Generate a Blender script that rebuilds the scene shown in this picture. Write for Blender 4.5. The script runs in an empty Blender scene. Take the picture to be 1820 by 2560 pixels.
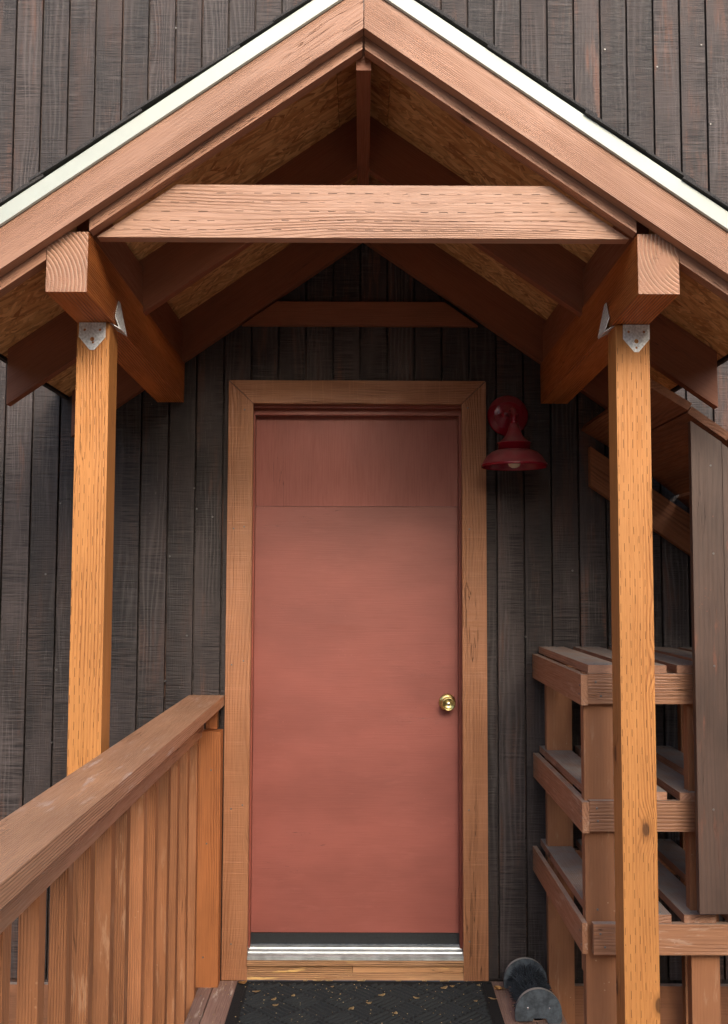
import bpy, bmesh, math, random
from mathutils import Vector, Matrix
random.seed(7)
scene = bpy.context.scene
COL = scene.collection
R = math.radians

# ------------------------------------------------------------------ camera
cam_d = bpy.data.cameras.new('camera')
cam = bpy.data.objects.new('camera', cam_d); COL.objects.link(cam)
cam_d.sensor_fit = 'VERTICAL'; cam_d.sensor_height = 36.0; cam_d.lens = 35.16
cam_d.clip_start = 0.05; cam_d.clip_end = 2000
cam.matrix_world = (Matrix.Translation((0, -3.805, 1.512)) @ Matrix.Rotation(-0.002, 4, 'Z')
                    @ Matrix.Rotation(math.pi/2 + math.atan(0.068), 4, 'X') @ Matrix.Rotation(0.0035, 4, 'Z'))
scene.camera = cam

# ------------------------------------------------------------------ sky, sun, exposure
WOOD_H = 0.66
SUN_EL, SUN_AZ = 24.0, 12.0          # degrees; azimuth towards the right of the view axis, behind the camera
w = bpy.data.worlds.new('World'); scene.world = w; w.use_nodes = True
wn = w.node_tree.nodes; wl = w.node_tree.links
sky = wn.new('ShaderNodeTexSky'); sky.sky_type = 'NISHITA'; sky.sun_disc = False
sky.sun_elevation = R(SUN_EL); sky.sun_rotation = R(180 - SUN_AZ)
sky.air_density = 1.0; sky.dust_density = 2.5; sky.ozone_density = 0.6
wl.new(sky.outputs[0], wn['Background'].inputs[0]); wn['Background'].inputs[1].default_value = 0.15
sd = bpy.data.lights.new('sun', 'SUN'); sd.energy = 0.8; sd.angle = R(26); sd.color = (1.0, 0.94, 0.86)
sun = bpy.data.objects.new('sun', sd); COL.objects.link(sun)
SDIR = Vector((math.sin(R(SUN_AZ))*math.cos(R(SUN_EL)), -math.cos(R(SUN_AZ))*math.cos(R(SUN_EL)), math.sin(R(SUN_EL))))
sun.rotation_euler = (-SDIR).to_track_quat('-Z', 'Y').to_euler(); sun.location = SDIR*30
cy = scene.cycles; cy.max_bounces = 6; cy.diffuse_bounces = 4; cy.glossy_bounces = 3; cy.transmission_bounces = 1; cy.caustics_reflective = False; cy.caustics_refractive = False
vs = scene.view_settings
vs.view_transform = 'Standard'; vs.look = 'None'; vs.gamma = 1.0; vs.exposure = 1.55; vs.use_curve_mapping = False

# ------------------------------------------------------------------ node helpers
def lin(c):
    return tuple(((v/255)/12.92 if v/255 <= 0.04045 else ((v/255+0.055)/1.055)**2.4) for v in c) + (1.0,)

class NT:
    def __init__(s, name):
        s.m = bpy.data.materials.new(name); s.m.use_nodes = True
        s.t = s.m.node_tree; s.N = s.t.nodes; s.L = s.t.links
        s.b = s.N['Principled BSDF']
        s.tc = s.N.new('ShaderNodeTexCoord'); s.obj = s.tc.outputs['Object']; s.nrm = s.tc.outputs['Normal']
        s.rnd = s.N.new('ShaderNodeObjectInfo').outputs['Random']
    def put(s, sock, v):
        if v is None: return
        if hasattr(v, 'is_linked'): s.L.new(v, sock)
        else: sock.default_value = v
    def math(s, op, a, b=None, c=None, clamp=False):
        n = s.N.new('ShaderNodeMath'); n.operation = op; n.use_clamp = clamp
        s.put(n.inputs[0], a); s.put(n.inputs[1], b); s.put(n.inputs[2], c); return n.outputs[0]
    def vec(s, op, a, b):
        n = s.N.new('ShaderNodeVectorMath'); n.operation = op; s.put(n.inputs[0], a); s.put(n.inputs[1], b); return n.outputs[0]
    def comb(s, x, y, z):
        n = s.N.new('ShaderNodeCombineXYZ'); s.put(n.inputs[0], x); s.put(n.inputs[1], y); s.put(n.inputs[2], z); return n.outputs[0]
    def sep(s, v):
        n = s.N.new('ShaderNodeSeparateXYZ'); s.put(n.inputs[0], v); return n.outputs
    def noise(s, v, scale=1.0, detail=3.0, rough=0.5, dist=0.0):
        n = s.N.new('ShaderNodeTexNoise'); s.put(n.inputs['Vector'], v); n.inputs['Scale'].default_value = scale
        n.inputs['Detail'].default_value = detail; n.inputs['Roughness'].default_value = rough
        n.inputs['Distortion'].default_value = dist; return n.outputs[0]
    def voro(s, v, scale=1.0, rand=1.0, dim='3D'):
        n = s.N.new('ShaderNodeTexVoronoi'); n.voronoi_dimensions = dim; s.put(n.inputs['Vector'], v)
        n.inputs['Scale'].default_value = scale; n.inputs['Randomness'].default_value = rand
        return n.outputs['Distance'], n.outputs['Color']
    def mr(s, v, a, b, c=0.0, d=1.0, smooth=True):
        n = s.N.new('ShaderNodeMapRange'); n.interpolation_type = 'SMOOTHSTEP' if smooth else 'LINEAR'
        s.put(n.inputs[0], v); n.inputs[1].default_value = a; n.inputs[2].default_value = b
        n.inputs[3].default_value = c; n.inputs[4].default_value = d; return n.outputs[0]
    def mix(s, f, a, b, blend='MIX'):
        n = s.N.new('ShaderNodeMix'); n.data_type = 'RGBA'; n.blend_type = blend
        s.put(n.inputs[0], f); s.put(n.inputs[6], a); s.put(n.inputs[7], b); return n.outputs[2]
    def rotz(s, v, ang):
        n = s.N.new('ShaderNodeVectorRotate'); n.rotation_type = 'Z_AXIS'; s.put(n.inputs['Vector'], v); n.inputs['Angle'].default_value = ang
        return n.outputs[0]
    def bump(s, h, strength=0.5, dist=0.002, prev=None):
        n = s.N.new('ShaderNodeBump'); n.inputs['Strength'].default_value = strength; n.inputs['Distance'].default_value = dist
        s.put(n.inputs['Height'], h)
        if prev is not None: s.L.new(prev, n.inputs['Normal'])
        return n.outputs[0]
    def done(s, col, rough=0.6, normal=None, metal=0.0, spec=0.5):
        s.put(s.b.inputs['Base Color'], col); s.put(s.b.inputs['Roughness'], rough); s.b.inputs['Metallic'].default_value = metal
        s.b.inputs['Specular IOR Level'].default_value = spec
        if normal is not None: s.L.new(normal, s.b.inputs['Normal'])
        return s.m

def wood(name, c1, c2, ring=0.5, freq=420, warp=6.0, knots=0.6, rough=0.55, bump=0.5, dash=0, saw=0.0,
         dust=None, wear=None, wear_amt=0.5, blotch=0.25, spec=0.4, fine_amt=0.35, endgrain=True, end=None, split=0.012):
    """painted or stained timber; local X runs along the grain, local Z is the wide face's normal"""
    t = NT(name)
    off = t.comb(t.math('MULTIPLY', t.rnd, 31.7), t.math('MULTIPLY', t.rnd, 7.9), t.math('MULTIPLY', t.rnd, 13.3))
    v = t.vec('ADD', t.obj, off)
    x, y, z = t.sep(v)
    nx, ny, nz = t.sep(t.nrm)
    endf = t.mr(t.math('ABSOLUTE', nx), 0.75, 0.9)
    # knots
    kd, kc = t.voro(t.vec('MULTIPLY', v, (4.6, 9.0, 9.0)))
    kr = t.sep(kc)[0]
    kon = t.math('GREATER_THAN', kr, 1.0 - knots*0.14)
    kfall = t.math('MULTIPLY', t.mr(kd, 0.42, 0.0), kon)
    kcore = t.math('MULTIPLY', t.mr(kd, 0.12, 0.08), kon)
    kring = t.math('MULTIPLY', t.mr(kd, 0.2, 0.12), kon)
    # growth rings
    n1 = t.noise(t.vec('MULTIPLY', v, (0.9, 6.0, 6.0)), 1.0, 2.0, 0.5)
    n2 = t.noise(t.vec('MULTIPLY', v, (7.0, 20.0, 20.0)), 1.0, 2.0, 0.5)
    ph = t.math('ADD', t.math('MULTIPLY', t.math('ADD', y, t.math('MULTIPLY', z, 0.8)), freq), t.math('MULTIPLY', n1, warp*5))
    ph = t.math('ADD', ph, t.math('MULTIPLY', n2, 4.0))
    ph = t.math('ADD', ph, t.math('MULTIPLY', kfall, 16.0))
    if endgrain:
        # arcs on the cut ends: distance from a pith that lies outside the section
        lo = t.sep(t.obj)
        dy = t.math('ADD', lo[1], 0.05); dz = t.math('ADD', lo[2], 0.11)
        rr = t.math('SQRT', t.math('ADD', t.math('MULTIPLY', dy, dy), t.math('MULTIPLY', dz, dz)))
        pe = t.math('ADD', t.math('MULTIPLY', rr, 640.0), t.math('MULTIPLY', n2, 2.0))
        mixn = t.N.new('ShaderNodeMix'); t.put(mixn.inputs[0], endf); t.put(mixn.inputs[2], ph); t.put(mixn.inputs[3], pe)
        ph = mixn.outputs[0]
    rg = t.math('MULTIPLY_ADD', t.math('SINE', ph), 0.5, 0.5)
    rg = t.math('POWER', rg, 2.2)
    rfade = t.mr(t.noise(t.vec('MULTIPLY', v, (1.6, 14, 14)), 1.0, 2.0), 0.36, 0.62, 0.05, 1.0)
    rg = t.math('MULTIPLY', rg, rfade)
    fine = t.noise(t.vec('MULTIPLY', v, (9, 260, 260)), 1.0, 2.0, 0.6)
    bl = t.noise(t.vec('MULTIPLY', v, (2.2, 5, 5)), 1.0, 4.0, 0.6)
    f = t.math('ADD', t.math('MULTIPLY', rg, ring), t.math('MULTIPLY', t.math('SUBTRACT', fine, 0.45), fine_amt*3), clamp=True)
    col = t.mix(f, lin(c1), lin(c2))
    if end: col = t.mix(endf, col, t.mix(rg, lin(end[0]), lin(end[1])))
    dk = lin(tuple(v*0.45 for v in c2))
    col = t.mix(t.math('MULTIPLY', kring, 0.35), col, lin(tuple(v*0.75 for v in c2)))
    col = t.mix(t.math('MULTIPLY', kcore, 0.75), col, dk)
    # splits running out of knots and along the grain
    sp = t.noise(t.vec('MULTIPLY', v, (2.4, 70, 70)), 1.0, 2.0, 0.5, 0.3)
    splt = t.math('MULTIPLY', t.mr(t.math('ABSOLUTE', t.math('SUBTRACT', sp, 0.5)), split, 0.0),
                   t.mr(t.noise(t.vec('MULTIPLY', v, (1.7, 9, 9)), 1.0, 1.0), 0.60, 0.68))
    col = t.mix(t.math('MULTIPLY', splt, 0.7), col, dk)
    hue = t.mr(bl, 0.25, 0.75, 1-blotch, 1+blotch)
    val = t.math('MULTIPLY', hue, t.mr(t.rnd, 0, 1, 0.9, 1.1, False))
    col = t.mix(1.0, col, t.comb(val, val, t.math('MULTIPLY', val, 0.98)), 'MULTIPLY')
    h = t.math('ADD', t.math('MULTIPLY', rg, -1.3*ring), t.math('MULTIPLY', fine, 0.7))
    h = t.math('SUBTRACT', h, t.math('MULTIPLY', splt, 2.0))
    if saw:
        sw = t.noise(t.vec('MULTIPLY', v, (230, 5, 5)), 1.0, 2.0, 0.7)
        sw2 = t.noise(t.vec('MULTIPLY', v, (60, 2.5, 2.5)), 1.0, 2.0, 0.6)
        swm = t.math('ADD', t.math('MULTIPLY', sw, 0.6), t.math('MULTIPLY', sw2, 0.6))
        h = t.math('ADD', h, t.math('MULTIPLY', swm, saw*2.0))
        lt = t.math('MULTIPLY', t.mr(sw, 0.56, 0.74), saw*0.45)
        col = t.mix(lt, col, lin(tuple(min(255, v*1.25+12) for v in c1)))
    if wear:
        wn_ = t.noise(t.vec('MULTIPLY', v, (7, 42, 42)), 1.0, 5.0, 0.65)
        wb = t.noise(v, 3.0, 2.0)
        wf = t.math('MULTIPLY', t.mr(wn_, 0.55, 0.66), t.mr(wb, 0.42, 0.62))
        col = t.mix(t.math('MULTIPLY', wf, wear_amt), col, lin(wear))
        ch, _ = t.voro(v, 55.0); cr = t.noise(v, 9.0, 2.0)
        cf = t.math('MULTIPLY', t.mr(ch, 0.16, 0.08), t.mr(cr, 0.62, 0.66))
        col = t.mix(t.math('MULTIPLY', cf, 0.6), col, lin(wear))
    if dust:
        gn = t.N.new('ShaderNodeNewGeometry'); gz = t.sep(gn.outputs['Normal'])[2]
        dn = t.noise(v, 14.0, 5.0, 0.65)
        df = t.math('MULTIPLY', t.mr(gz, 0.6, 0.95), t.mr(dn, 0.2, 0.75, 0.35, 1.0))
        col = t.mix(t.math('MULTIPLY', df, dust[1]), col, lin(dust[0]))
    if dash:
        lx, ly, lz = t.sep(t.obj)
        wob = t.math('MULTIPLY', t.math('SUBTRACT', t.noise(t.vec('MULTIPLY', v, (5, 9, 9)), 1.0, 2.0), 0.5), 0.006)
        row = t.math('DIVIDE', t.math('ADD', t.math('ADD', ly, wob), 10.0), dash)
        ri = t.math('FLOOR', row); rf = t.math('ABSOLUTE', t.math('SUBTRACT', t.math('FRACT', row), 0.5))
        ph2 = t.math('FRACT', t.math('ADD', t.math('ADD', t.math('DIVIDE', lx, 0.047), t.math('MULTIPLY', ri, 0.5)), t.math('MULTIPLY', t.rnd, 3.0)))
        jit = t.noise(t.comb(t.math('FLOOR', t.math('DIVIDE', lx, 0.047)), ri, 0.0), 3.7, 0.0)
        on = t.math('MULTIPLY', t.math('LESS_THAN', ph2, t.mr(jit, 0.3, 0.7, 0.28, 0.52)), t.mr(rf, 0.0009/dash, 0.0004/dash))
        on = t.math('MULTIPLY', on, t.math('GREATER_THAN', t.math('ABSOLUTE', nz), 0.9))
        on = t.math('MULTIPLY', on, t.mr(jit, 0.32, 0.56, 0.1, 1.0))
        col = t.mix(t.math('MULTIPLY', on, 0.8), col, lin(tuple(v*0.33 for v in c2)))
        h = t.math('SUBTRACT', h, t.math('MULTIPLY', on, 2.5))
    rgh = t.mr(fine, 0.3, 0.7, rough-0.08, rough+0.10)
    return t.done(col, rgh, t.bump(h, bump, 0.0022), spec=spec)

def plain(name, c, rough=0.5, metal=0.0, spec=0.5, var=0.12, scale=30, bump=0.0, c2=None):
    t = NT(name)
    n = t.noise(t.obj, scale, 5.0, 0.6)
    col = t.mix(t.mr(n, 0.3, 0.7), lin(tuple(v*(1-var) for v in c)), lin(c2 or tuple(min(255, v*(1+var)) for v in c)))
    return t.done(col, t.mr(n, 0.3, 0.7, max(0.02, rough-0.06), rough+0.08), t.bump(n, bump, 0.002) if bump else None, metal, spec)

def siding_mat():
    t = NT('dark_siding')
    off = t.comb(t.math('MULTIPLY', t.rnd, 31.7), t.math('MULTIPLY', t.rnd, 17.9), 0.0)
    v = t.vec('ADD', t.obj, off); x, y, z = t.sep(v)
    n1 = t.noise(t.vec('MULTIPLY', v, (1.1, 8.0, 8.0)), 1.0, 2.0)
    kd, kc = t.voro(t.vec('MULTIPLY', v, (1.6, 8.0, 8.0))); kon = t.math('GREATER_THAN', t.sep(kc)[0], 0.8)
    kf = t.math('MULTIPLY', t.mr(kd, 0.4, 0.0), kon)
    ph = t.math('ADD', t.math('MULTIPLY', y, 330), t.math('ADD', t.math('MULTIPLY', n1, 46), t.math('MULTIPLY', kf, 14)))
    rg = t.math('POWER', t.math('MULTIPLY_ADD', t.math('SINE', ph), 0.5, 0.5), 2.0)
    rg = t.math('MULTIPLY', rg, t.mr(t.noise(t.vec('MULTIPLY', v, (1.2, 6, 6)), 1.0, 1.0), 0.45, 0.65))
    sw = t.noise(t.vec('MULTIPLY', v, (210, 7, 7)), 1.0, 2.0, 0.75)
    sw2 = t.noise(t.vec('MULTIPLY', v, (75, 4, 4)), 1.0, 2.0, 0.7)
    pat = t.mr(t.noise(t.vec('MULTIPLY', t.vec('ADD', v, (0, 9, 3)), (2.6, 9, 9)), 1.0, 2.0), 0.40, 0.60)
    pat2 = t.mr(t.noise(t.vec('MULTIPLY', t.vec('ADD', v, (7, 2, 1)), (1.8, 11, 11)), 1.0, 2.0), 0.42, 0.60)
    fine = t.noise(t.vec('MULTIPLY', v, (10, 330, 330)), 1.0, 2.0, 0.65)
    bl = t.noise(t.vec('MULTIPLY', v, (2.3, 7, 7)), 1.0, 5.0, 0.6)
    red = t.noise(t.vec('MULTIPLY', t.vec('ADD', v, (5, 3, 0)), (3.0, 24, 24)), 1.0, 4.0, 0.6)
    col = t.mix(t.mr(bl, 0.3, 0.7), lin((38, 31, 29)), lin((74, 65, 63)))
    col = t.mix(t.math('MULTIPLY', t.mr(red, 0.50, 0.70), t.mr(t.rnd, 0, 1, 0.2, 0.9, False)), col, lin((100, 68, 54)))
    col = t.mix(t.math('MULTIPLY', t.math('MULTIPLY', t.mr(sw, 0.58, 0.36), 0.95), pat), col, lin((26, 22, 21)))
    col = t.mix(t.math('MULTIPLY', t.math('MULTIPLY', t.mr(sw2, 0.52, 0.72), 0.30), pat), col, lin((104, 95, 93)))
    col = t.mix(t.math('MULTIPLY', t.math('MULTIPLY', t.mr(fine, 0.52, 0.74), 0.5), pat2), col, lin((108, 99, 97)))
    col = t.mix(t.math('MULTIPLY', rg, 0.45), col, lin((96, 88, 86)))
    sc = t.noise(t.vec('MULTIPLY', v, (40, 90, 90)), 1.0, 3.0, 0.6)
    col = t.mix(t.math('MULTIPLY', t.mr(sc, 0.70, 0.76), 0.55), col, lin((140, 130, 122)))
    val = t.mr(t.rnd, 0, 1, 0.76, 1.22, False)
    col = t.mix(1.0, col, t.comb(val, val, val), 'MULTIPLY')
    h = t.math('ADD', t.math('ADD', t.math('MULTIPLY', sw, 1.3), t.math('MULTIPLY', sw2, 0.8)), t.math('ADD', t.math('MULTIPLY', fine, 0.6), t.math('MULTIPLY', rg, 0.5)))
    return t.done(col, t.mr(bl, 0.3, 0.7, 0.5, 0.72), t.bump(h, 0.8, 0.003), spec=0.4)

def osb_mat():
    t = NT('strand_board')
    v = t.vec('ADD', t.obj, t.comb(t.math('MULTIPLY', t.rnd, 9), t.math('MULTIPLY', t.rnd, 5), 0.0))
    wb = t.vec('ADD', v, t.vec('MULTIPLY', t.comb(t.noise(v, 9.0, 2.0), t.noise(t.vec('ADD', v, (4, 4, 4)), 9.0, 2.0), 0.0), (0.015, 0.015, 0)))
    col = None; h = None
    for i, (a, sx, sy) in enumerate(((0.3, 17, 60), (1.2, 14, 56), (-0.7, 15, 52), (2.3, 20, 84), (0.8, 22, 90), (-0.2, 18, 70))):
        d, c = t.voro(t.vec('MULTIPLY', t.rotz(t.vec('ADD', wb, (i*1.7, i*0.9, 0)), a), (sx, sy, 0.01)), 1.0, 1.0, '2D')
        r, g, b = t.sep(c)
        k = t.mix(r, lin((192, 138, 84)), lin((236, 192, 134)))
        k = t.mix(t.math('MULTIPLY', t.math('GREATER_THAN', b, 0.88), 0.6), k, lin((140, 84, 44)))
        k = t.mix(t.math('MULTIPLY', t.mr(d, 0.45, 0.75), 0.3), k, lin((100, 62, 34)))
        hh = t.math('MULTIPLY', r, 0.6)
        if col is None: col, h = k, hh
        else:
            on = t.math('GREATER_THAN', g, 0.5)
            col = t.mix(on, col, k)
            m = t.N.new('ShaderNodeMix'); t.put(m.inputs[0], on); t.put(m.inputs[2], h); t.put(m.inputs[3], hh); h = m.outputs[0]
    fine = t.noise(v, 160.0, 3.0)
    col = t.mix(t.math('MULTIPLY', t.mr(fine, 0.6, 0.75), 0.3), col, lin((90, 55, 30)))
    return t.done(col, 0.6, t.bump(h, 0.4, 0.002), spec=0.35)

BROWN1, BROWN2 = (176, 122, 96), (150, 98, 74)
M = {}
M['siding'] = siding_mat()
M['osb'] = osb_mat()
M['fascia'] = wood('brown_painted_fascia', (168, 125, 102), (118, 82, 64), ring=0.5, freq=1500, warp=9, knots=0.0, rough=0.5, bump=0.6, blotch=0.08)
M['rafter'] = wood('brown_incised_rafter', (168, 122, 98), (126, 86, 64), ring=0.35, freq=900, warp=8, knots=0.5, rough=0.5, bump=0.6, dash=0.020, blotch=0.10)
M['frame'] = wood('brown_framing', (142, 88, 62), (108, 62, 42), ring=0.3, freq=900, knots=0.4, rough=0.55, bump=0.4, blotch=0.14)
M['tie'] = wood('brown_tie_beam', (174, 135, 113), (128, 90, 70), ring=0.5, freq=620, warp=16, knots=0.9, rough=0.5, bump=0.9, dash=0.0235, blotch=0.08)
M['beam'] = wood('stained_beam', (198, 114, 54), (116, 57, 25), ring=0.75, freq=900, warp=5, knots=0.3, rough=0.5, bump=1.0, blotch=0.14, end=((166, 118, 92), (204, 164, 140)))
M['post'] = wood('orange_stained_post', (196, 133, 74), (144, 84, 39), ring=0.6, freq=760, warp=11, knots=1.5, rough=0.55, bump=0.5, dash=0.0130, blotch=0.10)
M['trim'] = wood('brown_door_trim', (160, 110, 78), (122, 78, 50), ring=0.4, freq=620, warp=16, knots=0.7, rough=0.42, bump=1.0, saw=0.5, blotch=0.13)
M['rail'] = wood('brown_handrail', (194, 144, 110), (154, 104, 74), ring=0.3, freq=1300, knots=0.3, rough=0.36, bump=1.0, wear=(226, 206, 192), wear_amt=0.5, blotch=0.10, spec=0.6)
M['baluster'] = wood('worn_baluster', (178, 118, 78), (126, 77, 46), ring=0.5, freq=1100, knots=0.4, rough=0.55, bump=0.8, wear=(212, 164, 124), wear_amt=0.5, blotch=0.2)
M['newel'] = wood('stained_end_post', (182, 114, 68), (128, 72, 38), ring=0.65, freq=800, warp=12, knots=0.5, rough=0.5, bump=0.6, blotch=0.13)
M['shelf'] = wood('brown_rack_timber', (160, 114, 85), (118, 79, 56), ring=0.45, freq=620, warp=13, knots=0.7, rough=0.5, bump=0.8, wear=(216, 190, 168), wear_amt=0.35, blotch=0.14, dust=((160, 146, 134), 0.85))
M['leg'] = wood('brown_painted_leg', (154, 105, 74), (130, 86, 58), ring=0.2, freq=620, knots=0.3, rough=0.45, bump=0.4, wear=(200, 165, 135), wear_amt=0.3, blotch=0.12)
M['slat'] = wood('dusty_rack_slat', (160, 118, 94), (124, 86, 66), ring=0.4, freq=900, knots=0.4, rough=0.62, bump=0.8, wear=(215, 195, 175), wear_amt=0.3, blotch=0.18, dust=((144, 140, 135), 1.0))
M['plank'] = wood('lean_to_plank', (140, 88, 56), (98, 58, 36), ring=0.55, freq=420, warp=13, knots=0.7, rough=0.6, bump=0.5, blotch=0.25)
M['darkboard'] = wood('faded_dark_board', (86, 67, 58), (62, 48, 42), ring=0.3, freq=420, knots=0.6, rough=0.48, bump=0.45, blotch=0.32, wear=(118, 78, 62), wear_amt=0.7)
M['deck'] = wood('weathered_deck', (150, 122, 110), (108, 84, 76), ring=0.35, freq=900, knots=0.3, rough=0.65, bump=0.9, wear=(216, 202, 186), wear_amt=0.8, blotch=0.25)
M['sillwood'] = wood('worn_sill_wood', (186, 140, 100), (122, 82, 54), ring=0.6, freq=800, knots=0.3, rough=0.6, bump=1.0, wear=(232, 190, 120), wear_amt=0.9, blotch=0.25)
M['skirt'] = wood('brown_skirt_board', (148, 100, 72), (122, 80, 56), ring=0.3, freq=620, knots=0.3, rough=0.6, bump=0.4, blotch=0.2, dust=((160, 152, 142), 0.8))
M['door_top'] = wood('red_painted_door_head', (149, 85, 75), (126, 68, 59), ring=0.12, freq=1200, warp=9, knots=0.0, rough=0.45, bump=0.3, blotch=0.10, fine_amt=0.5)
M['door'] = wood('red_painted_door', (152, 87, 77), (130, 70, 61), ring=0.03, freq=500, warp=9, knots=0.0, rough=0.42, bump=0.22, blotch=0.13, wear=(168, 100, 88), wear_amt=0.3, fine_amt=0.2, spec=0.5, split=0.004)
M['jamb'] = wood('red_painted_jamb', (142, 78, 64), (118, 60, 48), ring=0.15, rough=0.45, bump=0.3, knots=0.1, blotch=0.1)
M['drip'] = plain('offwhite_metal', (182, 190, 182), 0.35, var=0.03, scale=6)
M['shingle'] = plain('asphalt_shingle', (52, 50, 50), 0.9, var=0.5, scale=400, bump=0.6)
M['galv'] = plain('galvanised_steel', (226, 229, 230), 0.4, 0.1, var=0.10, scale=160)
M['nail'] = plain('steel_nail', (120, 118, 116), 0.45, 0.7, var=0.2)
M['brass'] = plain('brass', (216, 198, 132), 0.3, 1.0, var=0.1, scale=60)
M['steel'] = plain('bright_steel', (210, 212, 214), 0.25, 1.0, var=0.05)
M['black'] = plain('black_void', (16, 16, 17), 0.6)
M['rubber'] = plain('black_rubber', (30, 32, 34), 0.6, var=0.3, scale=120)
M['alu'] = plain('worn_aluminium', (196, 204, 204), 0.42, 0.6, var=0.10, scale=18)
M['bulb'] = plain('frosted_bulb', (226, 214, 188), 0.35, var=0.03)
M['mat'] = plain('black_fibre_mat', (14, 15, 16), 0.95, var=0.5, scale=500, bump=0.9)
M['rib'] = plain('mat_rib_fibre', (38, 42, 44), 0.95, var=0.4, scale=500, bump=0.9)
M['leaf_dry'] = plain('dry_leaf', (196, 158, 100), 0.75, var=0.25, scale=60, c2=(226, 200, 150))
M['leaf_orange'] = plain('orange_dry_leaf', (196, 116, 58), 0.7, var=0.3, scale=60, c2=(232, 188, 120))
def dusty(name, c, d, amt):
    t = NT(name); gz = t.sep(t.N.new('ShaderNodeNewGeometry').outputs['Normal'])[2]
    n = t.noise(t.obj, 45.0, 5.0, 0.6)
    col = t.mix(t.mr(n, 0.3, 0.7), lin(tuple(v*0.75 for v in c)), lin(tuple(v*1.2 for v in c)))
    col = t.mix(t.math('MULTIPLY', t.mr(gz, 0.25, 0.8), amt), col, lin(d))
    return t.done(col, 0.75, t.bump(n, 0.5, 0.002))
M['brush_plate'] = dusty('weathered_grey_plate', (76, 84, 90), (168, 166, 158), 0.8)
M['bristle'] = plain('black_bristle', (44, 50, 57), 0.45, var=0.3, scale=20)
M['gravel'] = plain('gravel_ground', (134, 118, 100), 0.95, var=0.4, scale=60, bump=0.8)
M['bark'] = plain('tree_bark', (84, 66, 52), 0.9, var=0.35, scale=12, bump=0.8)
M['foliage'] = plain('tree_leaves', (66, 84, 38), 0.6, var=0.35, scale=3)
def lamp_mat():
    t = NT('dusty_red_enamel')
    gn = t.N.new('ShaderNodeNewGeometry'); gz = t.sep(gn.outputs['Normal'])[2]
    n = t.noise(t.obj, 26.0, 5.0, 0.6)
    df = t.math('MULTIPLY', t.mr(gz, 0.05, 0.85), t.mr(n, 0.3, 0.7, 0.35, 0.9))
    col = t.mix(df, lin((134, 12, 36)), lin((146, 92, 90)))
    return t.done(col, t.mr(df, 0, 0.6, 0.22, 0.7), None, spec=0.5)
M['lamp'] = lamp_mat()

# ------------------------------------------------------------------ object helpers
WM = {}      # world matrix of each object we made
def link(name, me, mat, parent=None, mw=None):
    o = bpy.data.objects.new(name, me); COL.objects.link(o)
    if me is not None and mat is not None and not me.materials: me.materials.append(mat)
    mw = mw or Matrix.Identity(4); WM[o.name] = mw
    if parent is not None:
        o.parent = parent; o.matrix_basis = WM[parent.name].inverted() @ mw
    else: o.matrix_basis = mw
    return o
def thing(name, label, cat, loc=(0, 0, 0), group=None):
    o = link(name, None, None, None, Matrix.Translation(loc)); o.empty_display_size = 0.1
    return tag(o, label, cat, group)
def tag(o, label, cat, group=None):
    o['label'] = label; o['category'] = cat
    if group: o['group'] = group
    return o
def basis(o, ux, n):
    ux = Vector(ux).normalized(); n = Vector(n).normalized(); uy = n.cross(ux)
    m = Matrix((ux, uy, n)).transposed().to_4x4(); m.translation = Vector(o); return m
def finish(bm, name, bevel=0.0, smooth=False):
    if bevel:
        es = [e for e in bm.edges if len(e.link_faces) == 2 and e.calc_face_angle(0) > 0.3]
        bmesh.ops.bevel(bm, geom=es, offset=bevel, segments=1, affect='EDGES', clamp_overlap=True)
    bmesh.ops.recalc_face_normals(bm, faces=bm.faces)
    me = bpy.data.meshes.new(name); bm.to_mesh(me); bm.free()
    if smooth:
        for p in me.polygons: p.use_smooth = True
    return me
def prism_mesh(name, pts, t, bevel=0.002, z0=0.0):
    bm = bmesh.new()
    a = [bm.verts.new((x, y, z0)) for x, y in pts]; b = [bm.verts.new((x, y, z0+t)) for x, y in pts]
    bm.faces.new(a[::-1]); bm.faces.new(b)
    for i in range(len(pts)):
        j = (i+1) % len(pts); bm.faces.new((a[i], a[j], b[j], b[i]))
    return finish(bm, name, bevel)
def rect(l, w): return [(-l/2, -w/2), (l/2, -w/2), (l/2, w/2), (-l/2, w/2)]
AX = {'x': Vector((1, 0, 0)), 'y': Vector((0, 1, 0)), 'z': Vector((0, 0, 1))}
def box(name, x, y, z, axis, face, mat, parent, bevel=0.002, jit=0.0):
    """a timber between two corners: axis = grain direction, face = normal of the marked face ('-y', 'x' ...)"""
    lo = Vector((x[0], y[0], z[0])); hi = Vector((x[1], y[1], z[1])); c = (lo+hi)/2; d = hi-lo
    ux = AX[axis]; n = AX[face[-1]]*(-1 if face[0] == '-' else 1); uy = n.cross(ux)
    L = abs(d.dot(ux)); W = abs(d.dot(uy)); T = abs(d.dot(n))
    mw = basis(c, ux, n)
    if jit:
        mw = mw @ Matrix.Rotation(random.uniform(-jit, jit), 4, 'Z') @ Matrix.Rotation(random.uniform(-jit, jit), 4, 'X')
    return link(name, prism_mesh(name, rect(L, W), T, bevel, -T/2), M[mat], parent, mw)
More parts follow.
